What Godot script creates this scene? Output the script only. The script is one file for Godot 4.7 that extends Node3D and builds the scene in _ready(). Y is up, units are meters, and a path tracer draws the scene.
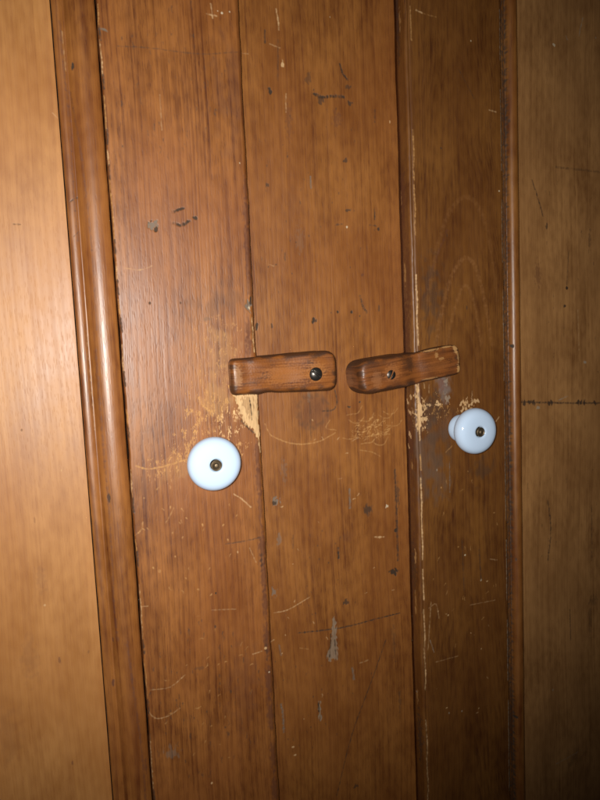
extends Node3D
# Old wooden cupboard front, lit by the small flash beside the lens. All lengths below are millimetres on the
# cupboard front (x right, y up, z out of the front, origin straight in front of the lens); S turns them into metres.

const S := 0.001
const PX := 0.39            # millimetres of board per texel
const TOP := 300.0          # top of the detailed stretch of every board
const LEN := 782.0          # its length
const ROWS := 2005

# Colours the marks are drawn in (linear).
const INK := {
	"dark": Vector3(0.045, 0.022, 0.010), "red": Vector3(0.095, 0.026, 0.008), "raw": Vector3(0.60, 0.375, 0.18),
	"worn": Vector3(0.52, 0.27, 0.085), "tear": Vector3(0.36, 0.20, 0.085), "grey": Vector3(0.17, 0.125, 0.09),
	"white": Vector3(0.60, 0.49, 0.34), "whitish": Vector3(0.36, 0.29, 0.215), "gouge": Vector3(0.25, 0.18, 0.12),
	"figure": Vector3(0.26, 0.105, 0.024), "bloom": Vector3(0.105, 0.060, 0.036), "plate": Vector3(0.17, 0.125, 0.105), "rust": Vector3(0.16, 0.05, 0.025),
}

const MARKS := {
	"PL": [
		["l", "dark", 0.6, 0.88, 0.15, [-33.4, 82.4, -29.5, 82.2]],
		["l", "raw", 0.4, 0.35, 0, [-5.5, 151.4, -2.8, 148.6]],
		["b", "raw", 0.8, 0.8, 0.6, 0, -34.7, -164, 0.5, 0],
		["b", "red", 0.7, 2.2, 0.5, 0.1, -28.5, -203.5, 0.5, 0],
		["b", "red", 0.5, 1.5, 0.4, 0.1, -10, -202.1, 0.5, 0],
		["b", "red", 5, 14, 0.16, 0, -46.6, -199.4, 0.9, 0],
		["b", "red", 3, 9, 0.14, 0, -35.2, -146.9, 0.9, 0],
		["b", "red", 7, 18, 0.15, 0, -62.5, -247.5, 0.9, 0],
		["b", "red", 0.6, 1.6, 0.5, 0.1, -25.9, -277.9, 0.5, 0],
		["b", "dark", 0.44, 0.88, 0.5, 0.1, -39.2, -46.8, 0.5, 0],
		["b", "red", 0.5, 2, 0.35, 0.1, -36.2, -106.3, 0.5, 0],
		["b", "raw", 0.4, 0.9, 0.5, 0, -17.5, -75.3, 0.5, 0],
	],
	"ML": [
		["b", "dark", 0.88, 2.42, 1, 0.2, 8.3, 177.9, 0.5, 0],
		["l", "dark", 0.84, 0.88, 0.2, [0.4, 96.2, 4.8, 98.9]],
		["l", "dark", 0.48, 0.62, 0.1, [1.2, 74.6, 4.4, 77.8]],
		["b", "dark", 0.99, 3.3, 0.94, 0.2, 10.3, -95.7, 0.5, 0],
		["b", "red", 1, 3.2, 0.8, 0.1, 3.8, -225.1, 0.5, 0],
		["b", "red", 0.6, 2, 0.6, 0.1, 6, -194.2, 0.5, 0],
		["l", "red", 1.6, 0.5, 0, [2.8, 205, 2.8, 181.5, 4.1, 145.8, 3.2, 109.3, 3.4, 72.2]],
		["l", "red", 1.2, 0.45, 0, [5.5, 163.9, 9.5, 121.9, 11.4, 66, 10.7, 14.9]],
		["l", "red", 1.4, 0.5, 0, [9.2, 2.1, 9.3, -57.2, 9.9, -111.3, 8.5, -166.5, 9.2, -194.9]],
		["l", "red", 1.6, 0.5, 0, [15, -196.2, 17.1, -232.7, 19.5, -277.5, 19.7, -315]],
		["l", "raw", 0.5, 0.35, 0, [3.5, 199.2, 4.1, 175.7]],
		["l", "raw", 0.35, 0.28, 0, [4.6, 15.1, 4.7, -17.2, 4.8, -50.1]],
		["b", "red", 0.9, 6, 0.55, 0, 21.5, -289.2, 0.5, 0],
	],
	"DL": [
		["l", "raw", 0.7, 0.63, 0, [92.8, 215.6, 99.4, 215.3]],
		["l", "raw", 0.6, 0.63, 0, [95.8, 222.2, 96.6, 213.7]],
		["b", "white", 0.8, 0.7, 0.95, -0.1, 102.8, 217.6, 0.5, 0],
		["b", "white", 0.5, 0.6, 0.8, -0.1, 108.2, 219, 0.5, 0],
		["b", "white", 0.5, 0.4, 0.7, -0.1, 100.2, 218.5, 0.5, 0],
		["l", "grey", 1, 0.9, 0.1, [21.3, 196.1, 26.1, 197.9, 29.5, 197.1]],
		["l", "dark", 0.48, 0.44, 0, [35.5, 189, 55, 190.2, 86.7, 190.2, 112.3, 194.4]],
		["b", "grey", 2.86, 3.3, 1, 0.5, 49.6, 80.6, 1, 0],
		["b", "dark", 1.21, 1.43, 1, 0.5, 48.5, 83.1, 1, 0],
		["b", "dark", 1.1, 1.76, 0.94, 0.4, 51.3, 78.1, 1, 0],
		["l", "dark", 1.56, 1, 0.3, [62.9, 89.2, 66.2, 90.6, 70.2, 92]],
		["l", "dark", 1.8, 1, 0.35, [63.1, 82.2, 68.2, 81.1, 73.6, 83.8]],
		["b", "dark", 1.32, 1.21, 1, 0.3, 77.1, 85.8, 0.8, 0],
		["l", "raw", 0.35, 0.35, 0, [30.3, 53.3, 39.5, 52, 47.2, 54.6]],
		["l", "raw", 0.35, 0.28, 0, [59.3, 162.1, 59.2, 140.5]],
		["b", "white", 0.6, 0.8, 0.7, 0, 109.7, 122.9, 0.5, 0],
		["b", "dark", 0.77, 0.99, 0.88, 0.2, 44.4, 30.9, 0.5, 0],
		["b", "dark", 0.66, 1.1, 0.75, 0.2, 64.4, 30.5, 0.5, 0],
		["b", "grey", 2.75, 1.32, 0.38, 0.1, 81.1, 19.5, 0.5, 0],
		["b", "red", 1.6, 11, 0.6, 0, 112.9, 105.3, 0.6, 0],
		["b", "red", 2.6, 11, 0.7, 0, 112.8, 88.8, 0.6, 0],
		["b", "red", 3, 11, 0.7, 0, 112.7, 72.1, 0.6, 0],
		["b", "red", 2.6, 11, 0.65, 0, 112.6, 57.4, 0.6, 0],
		["b", "red", 1.6, 11, 0.5, 0, 112.5, 41.8, 0.6, 0],
		["b", "red", 2.2, 13, 0.6, 0, 111.6, -76.4, 0.6, 0],
		["b", "red", 2.2, 13, 0.6, 0, 111.6, -94.4, 0.6, 0],
		["b", "red", 1.8, 13, 0.5, 0, 111.6, -112.4, 0.6, 0],
		["b", "red", 2.8, 13, 0.7, 0, 111.5, -143.8, 0.6, 0],
		["b", "red", 2.4, 13, 0.65, 0, 111.5, -163.7, 0.6, 0],
		["b", "red", 2.2, 13, 0.65, 0, 111.4, -183.8, 0.6, 0],
		["b", "red", 2.6, 13, 0.65, 0, 111.4, -212.4, 0.6, 0],
		["b", "red", 3, 13, 0.65, 0, 111.3, -242.9, 0.6, 0],
		["b", "red", 2.6, 13, 0.65, 0, 111.3, -269.9, 0.6, 0],
		["b", "red", 2.2, 13, 0.6, 0, 111.2, -301.1, 0.6, 0],
		["b", "red", 2.2, 13, 0.6, 0, 111.1, -328.7, 0.6, 0],
		["b", "red", 2.4, 8, 0.6, 0, 109.8, 11.2, 0.6, 0],
		["b", "red", 2.4, 8, 0.6, 0, 109.3, 0.9, 0.6, 0],
		["b", "dark", 1, 7, 0.6, 0.1, 110.6, -152.5, 0.8, 0],
		["b", "dark", 0.8, 9, 0.5, 0.1, 110.8, -219.9, 0.8, 0],
		["l", "raw", 1, 0.95, 0.5, [112.8, 19.3, 113.1, 11.1, 112.9, 0.7, 113, -4.1]],
		["b", "grey", 1.98, 3.74, 1, 0.5, 110.7, 27.6, 1, 0],
		["b", "white", 0.9, 1.6, 0.8, 0.3, 111.4, 26.2, 0.8, 20],
		["b", "dark", 1.1, 2.64, 1, 0.6, 112.7, 31.6, 0.6, 0],
		["p", "raw", 1, 1.3, [96.1, -32.2, 99.2, -40.1, 101, -46.5, 102.8, -52.2, 106.2, -55.3, 109.6, -59.2, 111.6, -63.6, 114, -66.7, 114, -51.8, 114.3, -33.5]],
		["p", "tear", 0.75, 0.5, [100.9, -35.3, 107.3, -35.1, 109.1, -42.9, 107.2, -51.2, 104.7, -44.7]],
		["l", "dark", 0.6, 0.88, 0.4, [108, -35.8, 108.6, -44.3, 108.6, -51.3]],
		["l", "tear", 0.6, 0.8, 0.2, [110.9, -35.3, 111.2, -43.1]],
		["l", "dark", 1.08, 0.88, 0.4, [101.1, -51.4, 105.5, -56.3, 109.6, -60.2]],
		["l", "raw", 0.9, 0.9, 0.3, [112.7, -63.7, 113.9, -74.5]],
		["s", "worn", 26, 30, 0.6, 80.8, -43.4, 0.1],
		["s", "raw", 15, 18, 0.75, 91.3, -54, 0.2],
		["s", "worn", 24, 34, 0.38, 88.8, -1.6, 0.22],
		["s", "worn", 18, 20, 0.5, 61.8, -65, 0.14],
		["s", "worn", 14, 12, 0.6, 95.3, -71.2, 0.14],
		["s", "worn", 20, 14, 0.5, 47, -77.1, 0.2],
		["b", "worn", 10, 16, 0.28, 0, 84.9, -32.1, 1.2, 0],
		["b", "worn", 9, 14, 0.2, 0, 90.2, -1.7, 1.2, 0],
		["b", "worn", 14, 8, 0.2, 0, 60.1, -81.3, 1.2, 0],
		["s", "raw", 9, 12, 0.8, 100.1, -49.2, 0.1],
		["l", "worn", 0.8, 0.6, 0, [28.4, -75, 35.9, -77.8, 43.7, -77.4, 51.7, -76.2, 62.6, -74]],
		["l", "worn", 0.7, 0.42, 0, [61.5, -69.1, 66.1, -61.3, 69.2, -54.8]],
		["l", "worn", 0.6, 0.39, 0, [47.2, -74.4, 55, -66.4]],
		["l", "raw", 0.6, 0.52, 0, [92.9, -102, 98.4, -106.3, 104.6, -112.9]],
		["l", "dark", 0.72, 0.62, 0.1, [85.2, -136.7, 98.9, -136.7, 111.4, -135.7]],
		["l", "worn", 0.5, 0.35, 0, [24.6, -121.6, 28.7, -118.2, 30.3, -113]],
		["l", "worn", 0.5, 0.35, 0, [46.6, -114, 51.1, -106.3]],
		["l", "raw", 0.5, 0.39, 0, [23, -240.8, 29.1, -250.4, 37.8, -251.2, 46.3, -247.6]],
		["l", "raw", 0.4, 0.35, 0, [27.1, -229.7, 40.5, -230.8, 51.2, -224.7]],
		["l", "raw", 0.35, 0.35, 0, [24.5, -170.5, 29.7, -170.8]],
		["l", "raw", 0.5, 0.24, 0, [72.6, -182.1, 89.7, -184.8]],
		["b", "raw", 1, 0.8, 0.85, -0.1, 110.1, -218.2, 0.8, 0],
		["l", "raw", 0.7, 0.52, 0, [100.2, -220.5, 107, -219.8]],
		["b", "white", 0.6, 0.6, 0.8, 0, 111.8, -236.9, 0.5, 0],
		["b", "raw", 0.5, 1.2, 0.7, 0, 93.4, -143.8, 0.5, 0],
		["b", "dark", 0.66, 0.88, 1, 0.2, 76.1, -170.5, 0.5, 0],
		["b", "grey", 5, 3.5, 0.45, 0.05, 38.8, -277.9, 1.2, -30],
		["b", "raw", 0.8, 0.8, 0.9, 0, 65.1, -309, 0.5, 0],
		["b", "dark", 4, 1.3, 0.35, 0, 62.5, -222.3, 0.9, 0],
		["l", "raw", 0.4, 0.35, 0, [102.2, -142.3, 106.1, -153.2]],
		["f", "worn", 40, 34, 60, 3, 0.35, 61.3, -116.1, 90, 50],
		["f", "worn", 26, 34, 60, 4, 0.3, 67.8, -239.8, 40, 60],
		["l", "worn", 0.9, 0.75, 0.2, [24.7, 212.2, 25, 205.9, 24.7, 199.4]],
		["l", "dark", 0.96, 0.88, 0.3, [25.3, 199.5, 25.4, 191.4]],
		["l", "raw", 0.9, 0.75, 0.2, [24.7, 191.3, 25, 181, 24.7, 170.7]],
		["l", "dark", 0.96, 0.88, 0.3, [25.3, 170.8, 25.4, 162.5]],
		["l", "worn", 0.9, 0.75, 0.2, [24.6, 158.8, 24.9, 148.4, 24.6, 137.9]],
		["l", "dark", 0.96, 0.88, 0.3, [25.2, 138, 25.3, 129.5]],
		["l", "raw", 0.9, 0.75, 0.2, [24.6, 125.9, 24.9, 121.4, 24.6, 116.8]],
		["l", "dark", 0.96, 0.88, 0.3, [25.2, 116.8, 25.3, 108.3]],
		["l", "worn", 0.9, 0.75, 0.2, [24.6, 107.7, 24.9, 89.3, 24.6, 70.7]],
		["l", "dark", 0.96, 0.88, 0.3, [25.2, 70.8, 25.3, 62]],
		["l", "raw", 0.9, 0.75, 0.2, [24.6, 57, 24.9, 51.4, 24.6, 45.8]],
		["l", "dark", 0.96, 0.88, 0.3, [25.2, 45.8, 25.3, 36.9]],
		["l", "worn", 0.9, 0.75, 0.2, [24.5, 33.2, 24.9, 27.4, 24.5, 21.7]],
		["l", "dark", 0.96, 0.88, 0.3, [25.2, 21.7, 25.3, 12.8]],
		["l", "raw", 0.9, 0.75, 0.2, [24.5, 4.5, 24.8, -4.2, 24.5, -12.9]],
		["l", "dark", 0.96, 0.88, 0.3, [25.1, -12.9, 25.3, -22]],
		["l", "worn", 0.9, 0.75, 0.2, [24.5, -37.6, 24.8, -42.5, 24.5, -47.4]],
		["l", "dark", 0.96, 0.88, 0.3, [25.1, -47.5, 25.2, -56.7]],
		["l", "raw", 0.9, 0.75, 0.2, [24.5, -77.2, 24.8, -86.6, 24.4, -95.9]],
		["l", "dark", 0.96, 0.88, 0.3, [25.1, -96, 25.2, -105.5]],
		["l", "worn", 0.9, 0.75, 0.2, [24.4, -124.3, 24.7, -128.5, 24.4, -132.5]],
		["l", "dark", 0.96, 0.88, 0.3, [25.1, -132.6, 25.2, -142.3]],
		["l", "raw", 0.9, 0.75, 0.2, [24.4, -155.2, 24.7, -174.4, 24.4, -193.5]],
		["l", "dark", 0.96, 0.88, 0.3, [25, -193.7, 25.1, -203.6]],
		["l", "worn", 0.9, 0.75, 0.2, [24.4, -207.7, 24.7, -221.9, 24.3, -236.1]],
		["l", "dark", 0.96, 0.88, 0.3, [25, -236.3, 25.1, -246.4]],
		["l", "raw", 0.9, 0.75, 0.2, [24.3, -261.4, 24.6, -281.5, 24.3, -301.6]],
		["l", "dark", 0.96, 0.88, 0.3, [24.9, -301.8, 25.1, -312.2]],
		["f", "dark", 90, 42, 60, 5, 0.4, 63.9, -246.2, 90, 5],
		["f", "dark", 50, 42, 60, 5, 0.35, 63.1, 171.6, 90, 5],
		["b", "dark", 16, 9, 0.22, 0, 94.2, 31.9, 1.3, 0],
		["b", "red", 14, 30, 0.28, 0, 110.9, 170.1, 1.2, 0],
		["b", "red", 10, 30, 0.25, 0, 92.9, -246, 1.2, 0],
	],
	"ST": [
		["l", "raw", 0.8, 0.75, 0.1, [145.8, 234.2, 147, 227, 147.4, 220.4]],
		["l", "dark", 0.96, 0.75, 0.2, [137, 219, 136.6, 210.4]],
		["b", "raw", 1, 2.2, 0.9, 0.1, 148.8, 197.7, 0.8, 0],
		["l", "raw", 0.7, 0.42, 0, [150.4, 177.4, 149.8, 165.1]],
		["l", "raw", 0.5, 0.35, 0, [140.2, 210.1, 147.5, 208.3]],
		["b", "dark", 1.65, 1.87, 1, 0.3, 138.6, 178.4, 0.9, 0],
		["l", "dark", 0.84, 0.44, 0, [146.3, 213.5, 144.9, 186.4]],
		["l", "raw", 0.5, 0.28, 0, [118.8, 201.6, 123.8, 201.6]],
		["b", "dark", 2.2, 3.74, 0.44, 0.1, 167.8, 190.1, 1, 0],
		["l", "dark", 2.04, 0.94, 0.35, [171.9, 179.5, 178.1, 177.9, 186.9, 179.4, 195.7, 179.6]],
		["b", "dark", 1.98, 2.64, 0.69, 0.2, 177.2, 175.1, 1, 0],
		["l", "dark", 1.2, 0.88, 0.2, [193.4, 202.5, 195.5, 195.8, 199.4, 191.9]],
		["b", "dark", 2.86, 1.43, 0.62, 0.2, 199.2, 187, 1, 0],
		["b", "dark", 2.2, 1.54, 0.81, 0.2, 200.4, 175.7, 0.9, 0],
		["b", "red", 3.5, 5, 0.4, 0.1, 189.4, 163.4, 1, 0],
		["b", "red", 2.6, 12, 0.3, 0.1, 151.8, 159.7, 1, 0],
		["l", "dark", 0.84, 0.5, 0, [220.9, 172.5, 220.5, 163.8]],
		["b", "white", 0.4, 0.5, 0.7, 0, 186.9, 234.3, 0.5, 0],
		["b", "raw", 0.5, 1.2, 0.7, 0, 233.3, 164.8, 0.5, 0],
		["b", "dark", 1.98, 1.87, 0.75, 0.2, 195.4, 133.8, 1, 0],
		["l", "grey", 1.2, 0.85, 0.3, [166.5, 120.8, 166.5, 113]],
		["b", "dark", 1.65, 1.32, 0.69, 0.1, 133.7, 113.7, 1, 0],
		["b", "dark", 2.64, 1.21, 0.75, 0.2, 196.4, 98.3, 1, 0],
		["l", "dark", 1.08, 0.88, 0.2, [217.7, 99, 217.9, 92.3]],
		["b", "dark", 1.1, 1.21, 0.94, 0.2, 220.6, 84.9, 0.5, 0],
		["l", "dark", 1.2, 0.62, 0.1, [185.3, 87, 190.2, 87.9]],
		["l", "dark", 0.96, 0.62, 0.1, [213.5, 87.7, 218.6, 87.1]],
		["b", "white", 0.8, 0.9, 0.8, 0, 194.2, 85.8, 0.5, 0],
		["b", "dark", 0.66, 3.3, 0.5, 0.1, 144, 63.3, 0.5, 0],
		["b", "dark", 1.87, 2.2, 1, 0.5, 164.5, 17.3, 0.7, 0],
		["b", "dark", 1.1, 1.21, 1, 0.4, 184.2, 22.7, 0.5, 0],
		["b", "dark", 0.99, 1.32, 1, 0.4, 195.4, 22.5, 0.5, 0],
		["b", "dark", 0.66, 0.99, 0.75, 0.2, 202.4, 19.3, 0.5, 0],
		["b", "dark", 1.43, 2.42, 1, 0.4, 119.9, 14.3, 0.7, 0],
		["b", "dark", 0.77, 1.98, 0.75, 0.2, 131.6, 13.9, 0.5, 0],
		["b", "red", 1.3, 1.6, 0.6, 0.1, 206.1, 50.2, 0.5, 0],
		["l", "dark", 1.68, 0.69, 0.2, [203, 34.4, 205.2, 26.8, 208.5, 22.1]],
		["b", "dark", 0.77, 2.86, 0.62, 0.1, 218.9, 25, 0.5, 0],
		["l", "raw", 0.4, 0.28, 0, [130.9, 58.3, 135.3, 56.8]],
		["b", "grey", 3, 9, 0.16, 0, 156.2, 75.6, 1, 0],
		["b", "red", 8, 20, 0.12, 0, 149.5, 96.8, 1.2, 0],
		["b", "red", 13, 14, 0.5, 0.05, 160.6, -50.6, 0.3, 0],
		["r", "dark", 12, 2.4, 0.3, 160.6, -50.6],
		["l", "grey", 2.2, 0.55, 0.15, [158, -36.8, 157.7, -42.8]],
		["l", "dark", 0.96, 0.69, 0.1, [179.2, -36, 180.5, -45.3, 176.9, -51.1, 167.9, -51.2]],
		["l", "dark", 1.2, 0.44, 0, [158.5, -43.6, 158, -72.4]],
		["l", "worn", 0.7, 0.45, 0, [130.5, -68.3, 141.2, -73.1, 153, -75, 165.2, -73.9, 177.8, -68.9]],
		["l", "worn", 0.5, 0.42, 0, [122.6, -57.1, 126, -64.9, 130.5, -68.3]],
		["l", "worn", 0.5, 0.35, 0, [174.1, -58.6, 170.6, -64.4, 178.8, -66.7]],
		["l", "worn", 0.45, 0.32, 0, [189.9, -59.9, 194.1, -62.6, 199.2, -62.3, 202.8, -58.7]],
		["l", "worn", 0.45, 0.32, 0, [198.4, -60.7, 202.7, -61.8, 207.9, -61.5, 211.5, -56.3]],
		["l", "worn", 0.45, 0.32, 0, [206.8, -66.1, 211.2, -65.7, 216.5, -65.4, 220.1, -61.7]],
		["l", "worn", 0.45, 0.32, 0, [215.8, -58.2, 220.1, -60.9, 225.5, -60.6, 229.2, -55.3]],
		["l", "worn", 0.45, 0.32, 0, [194.7, -68.9, 198.9, -70.1, 204.1, -69.8, 207.7, -66.2]],
		["l", "worn", 0.45, 0.32, 0, [203, -74.4, 207.4, -74, 212.6, -73.7, 216.3, -68.5]],
		["l", "worn", 0.45, 0.32, 0, [213.7, -69.1, 218, -71.9, 223.3, -71.6, 227, -67.9]],
		["l", "worn", 0.45, 0.32, 0, [184.3, -73.4, 188.5, -74.6, 193.6, -74.3, 197.2, -69.2]],
		["l", "worn", 0.45, 0.32, 0, [199.4, -79.6, 203.7, -79.2, 209, -79, 212.6, -75.3]],
		["l", "worn", 0.45, 0.32, 0, [209.8, -79, 214.1, -81.8, 219.4, -81.6, 223.1, -76.3]],
		["l", "worn", 0.45, 0.32, 0, [222.6, -66.7, 227, -67.9, 232.4, -67.6, 236.1, -63.9]],
		["l", "worn", 0.45, 0.32, 0, [188.4, -55.9, 192.7, -55.5, 197.8, -55.1, 201.4, -50]],
		["l", "worn", 0.45, 0.32, 0, [219.5, -55.3, 223.8, -58, 229.1, -57.7, 232.8, -54]],
		["f", "worn", 40, 17, 10, 5.5, 0.5, 209.3, -69.5, 8, 35],
		["s", "worn", 24, 12, 0.4, 209.4, -67.9, 0.2],
		["l", "raw", 0.7, 0.56, 0, [191.8, -76.5, 197, -74.6]],
		["l", "worn", 0.5, 0.35, 0, [198.4, -84.2, 208.7, -86.9, 215.5, -90.8]],
		["b", "dark", 1.32, 1.21, 1, 0.3, 190.4, -49.9, 0.8, 0],
		["b", "dark", 0.99, 1.1, 0.94, 0.3, 199.8, -46.7, 0.5, 0],
		["b", "dark", 3.52, 4.18, 0.81, 0.15, 203.4, -132.7, 0.6, 0],
		["b", "white", 1.4, 1.2, 0.8, 0.1, 220.3, -131.8, 0.9, 30],
		["l", "grey", 1.6, 0.75, 0.3, [188.2, -113.9, 188, -129]],
		["b", "grey", 3.3, 2.64, 0.94, 0.4, 128.1, -115.5, 1, -40],
		["b", "dark", 1.76, 1.32, 0.88, 0.4, 126.4, -116.8, 0.9, 0],
		["b", "grey", 1.7, 4.5, 0.5, 0.2, 128.9, -145.4, 0.9, 0],
		["b", "grey", 2, 8, 0.22, 0.1, 135.5, -92.8, 1, 0],
		["l", "dark", 1.56, 1, 0.35, [176.5, -159.2, 177, -167.3]],
		["l", "raw", 1, 0.75, 0.1, [208.7, -155.4, 216.7, -156.7]],
		["b", "dark", 1.6, 9, 0.55, 0.2, 230.5, -124.1, 0.9, 0],
		["l", "dark", 1.92, 0.75, 0.2, [228.5, -103.5, 228.9, -144.5, 228.7, -177.6]],
		["b", "dark", 3.52, 2.86, 1, 0.5, 224.7, -187, 0.9, 0],
		["b", "dark", 1.54, 1.76, 1, 0.3, 227.7, -152.6, 0.5, 0],
		["b", "red", 5, 4, 0.22, 0.05, 184.5, -151.7, 0.6, 0],
		["b", "dark", 2.2, 2.09, 0.81, 0.2, 181.5, -203.8, 0.9, 0],
		["b", "grey", 1.76, 3.3, 0.75, 0.3, 123, -184.7, 1, 0],
		["l", "dark", 0.84, 0.94, 0.15, [140.5, -220.6, 162.8, -222.9, 179.8, -224, 203.6, -223.1, 229.1, -222.4]],
		["p", "gouge", 0.75, 0.7, [169.9, -213.8, 172.4, -215.1, 172.3, -229, 172.7, -248.9, 164.2, -248.5, 163.5, -243.5, 167.3, -236.1, 168.6, -224.1]],
		["l", "dark", 0.96, 0.88, 0.5, [167.6, -227.2, 166, -245.7]],
		["l", "dark", 0.72, 0.75, 0.4, [170.8, -232.8, 171.1, -246]],
		["l", "grey", 2, 0.75, 0.5, [184.9, -259.2, 185.8, -268.6]],
		["p", "gouge", 0.85, 0.6, [154.3, -279.2, 156, -280.4, 157, -294.8, 154.5, -295]],
		["l", "dark", 1.08, 1, 0.5, [154.7, -280.9, 154.8, -288.4]],
		["l", "grey", 1.6, 0.7, 0.4, [124, -273.9, 125.2, -283.1, 125.3, -297]],
		["l", "grey", 1.2, 0.5, 0.3, [124.8, -226.8, 126, -235]],
		["l", "raw", 0.55, 0.49, 0.05, [122.1, -200.9, 132.5, -200.7, 143.2, -197.2, 151.5, -194]],
		["l", "dark", 0.66, 0.69, 0.1, [215.5, -242.5, 201.7, -273.3, 182.2, -315.1, 167, -362.1]],
		["b", "raw", 1.1, 0.8, 0.8, 0, 132, -311.1, 0.5, 0],
		["b", "raw", 1.2, 0.8, 0.8, 0, 133.3, -318.1, 0.5, 0],
		["b", "dark", 2.42, 1.76, 0.69, 0.2, 184, -359.6, 1, 0],
		["b", "raw", 0.4, 0.6, 0.7, 0, 142.1, -290.8, 0.5, 0],
		["l", "raw", 0.8, 0.4, 0, [191.6, -256.5, 198.8, -255.7]],
		["l", "worn", 0.6, 0.28, 0, [141.5, -232.8, 148, -235.1]],
		["b", "dark", 1.6, 16, 0.3, 0.1, 222.8, -244, 1, 0],
		["b", "dark", 1.2, 10, 0.4, 0.1, 226.6, -296.7, 1, 0],
		["f", "raw", 22, 50, 110, 3, 0.35, 161.1, -166.3, 60, 80],
		["f", "dark", 60, 52, 90, 2.4, 0.35, 158.2, -230, 90, 12],
		["f", "dark", 50, 52, 90, 2.2, 0.35, 169.3, 104.6, 90, 12],
		["l", "dark", 0.72, 0.5, 0, [140.1, -143.3, 139.6, -153.3]],
		["b", "raw", 1.4, 0.5, 0.4, 0, 223.3, -201.8, 0.5, 0],
		["b", "raw", 2, 1, 0.5, 0, 213.2, -156.1, 0.5, 0],
	],
	"DR": [
		["l", "raw", 0.8, 0.7, 0, [248.6, 239.4, 253.6, 238]],
		["l", "worn", 0.5, 0.32, 0, [253.6, 238, 265.5, 236.8]],
		["l", "raw", 0.8, 0.5, 0, [311.6, 174.4, 318.1, 173.4]],
		["b", "white", 0.5, 0.6, 0.8, 0, 296, 223.6, 0.5, 0],
		["b", "white", 0.7, 0.7, 0.8, 0, 319.9, 113.4, 0.5, 0],
		["b", "dark", 0.77, 0.88, 0.75, 0.1, 267.3, 142.9, 0.5, 0],
		["b", "dark", 0.77, 1.76, 0.69, 0.1, 287.9, 22.3, 0.5, 0],
		["b", "dark", 0.66, 1.54, 0.5, 0.1, 271, 78.4, 0.5, 0],
		["l", "dark", 0.84, 0.44, 0, [284.8, 201.3, 297.9, 182.1]],
		["l", "red", 2.4, 0.4, 0, [248.3, 29.2, 256.9, 51.8, 271.1, 82.1]],
		["b", "dark", 8, 22, 0.45, 0, 256.4, 32.9, 1.2, 0],
		["b", "dark", 10, 9, 0.5, 0, 252.9, -57.4, 1.1, 0],
		["b", "bloom", 12, 26, 0.55, 0, 249.2, -91, 1.2, 0],
		["b", "bloom", 8, 12, 0.4, 0, 259.6, -112.2, 1.2, 0],
		["b", "dark", 12, 20, 0.35, 0, 260.7, -72.2, 1.3, 0],
		["b", "dark", 9, 9, 0.45, 0, 300.4, -108.8, 1.2, 0],
		["b", "red", 3.2, 26.6, 0.55, 0.05, 232.8, 6, 0.9, 0],
		["b", "dark", 4.4, 16, 0.32, 0.05, 226.9, -59, 0.9, 0],
		["b", "red", 3.3, 12.4, 0.37, 0.05, 233.8, -169.7, 0.9, 0],
		["b", "red", 4.8, 28.4, 0.35, 0.05, 234.6, -144.3, 0.9, 0],
		["b", "red", 3.4, 13.2, 0.59, 0.05, 225.1, -332.9, 0.9, 0],
		["b", "red", 4.6, 16.9, 0.59, 0.05, 231.5, 111.5, 0.9, 0],
		["b", "red", 2.7, 33.2, 0.36, 0.05, 236.6, 44.5, 0.9, 0],
		["b", "red", 3.2, 14, 0.34, 0.05, 225.8, -161.7, 0.9, 0],
		["b", "red", 3.8, 24.3, 0.51, 0.05, 225.8, -219, 0.9, 0],
		["b", "dark", 3.5, 17.6, 0.44, 0.05, 233.5, -181.3, 0.9, 0],
		["b", "red", 4.9, 18.6, 0.42, 0.05, 231.6, -390.1, 0.9, 0],
		["b", "dark", 3.8, 10.2, 0.31, 0.05, 227.2, -136.8, 0.9, 0],
		["b", "red", 2.5, 15.9, 0.55, 0.05, 230.5, 238.6, 0.9, 0],
		["b", "red", 2.9, 21.1, 0.48, 0.05, 234.4, -71.3, 0.9, 0],
		["b", "dark", 2.3, 32.7, 0.33, 0.05, 229.1, -172.9, 0.9, 0],
		["b", "red", 3.2, 32.2, 0.46, 0.05, 228.7, -2.4, 0.9, 0],
		["b", "red", 4.4, 25, 0.52, 0.05, 228.7, -208.2, 0.9, 0],
		["b", "red", 2.3, 33.7, 0.46, 0.05, 229.9, -91.3, 0.9, 0],
		["b", "red", 3.2, 16, 0.5, 0.05, 226.7, -263.9, 0.9, 0],
		["b", "red", 2.3, 21.8, 0.55, 0.05, 226.6, 255.3, 0.9, 0],
		["b", "red", 4, 28.9, 0.33, 0.05, 230.2, 82.2, 0.9, 0],
		["b", "dark", 3, 20.9, 0.6, 0.05, 235.2, -325.5, 0.9, 0],
		["b", "dark", 4.9, 26.5, 0.4, 0.05, 228.3, 253.2, 0.9, 0],
		["b", "red", 2.5, 29.7, 0.46, 0.05, 227.2, -100.9, 0.9, 0],
		["b", "dark", 2.7, 21.8, 0.45, 0.05, 231.6, 226, 0.9, 0],
		["b", "red", 4.4, 28.6, 0.51, 0.05, 233, -78, 0.9, 0],
		["b", "worn", 1.1, 4.2, 0.5, 0.05, 234.3, -217.4, 0.9, 0],
		["b", "worn", 0.9, 6.6, 0.5, 0.05, 234.2, -209, 0.9, 0],
		["b", "worn", 1.3, 5.9, 0.5, 0.05, 233.2, -392.5, 0.9, 0],
		["b", "worn", 1, 3.5, 0.5, 0.05, 234, -99.1, 0.9, 0],
		["b", "worn", 1.2, 5.9, 0.5, 0.05, 235.2, -173.9, 0.9, 0],
		["b", "worn", 1.1, 6.4, 0.5, 0.05, 235.5, -172.5, 0.9, 0],
		["b", "worn", 1.2, 7.2, 0.5, 0.05, 234.2, 234.5, 0.9, 0],
		["b", "worn", 1.3, 5.1, 0.5, 0.05, 232.8, -292, 0.9, 0],
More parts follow.
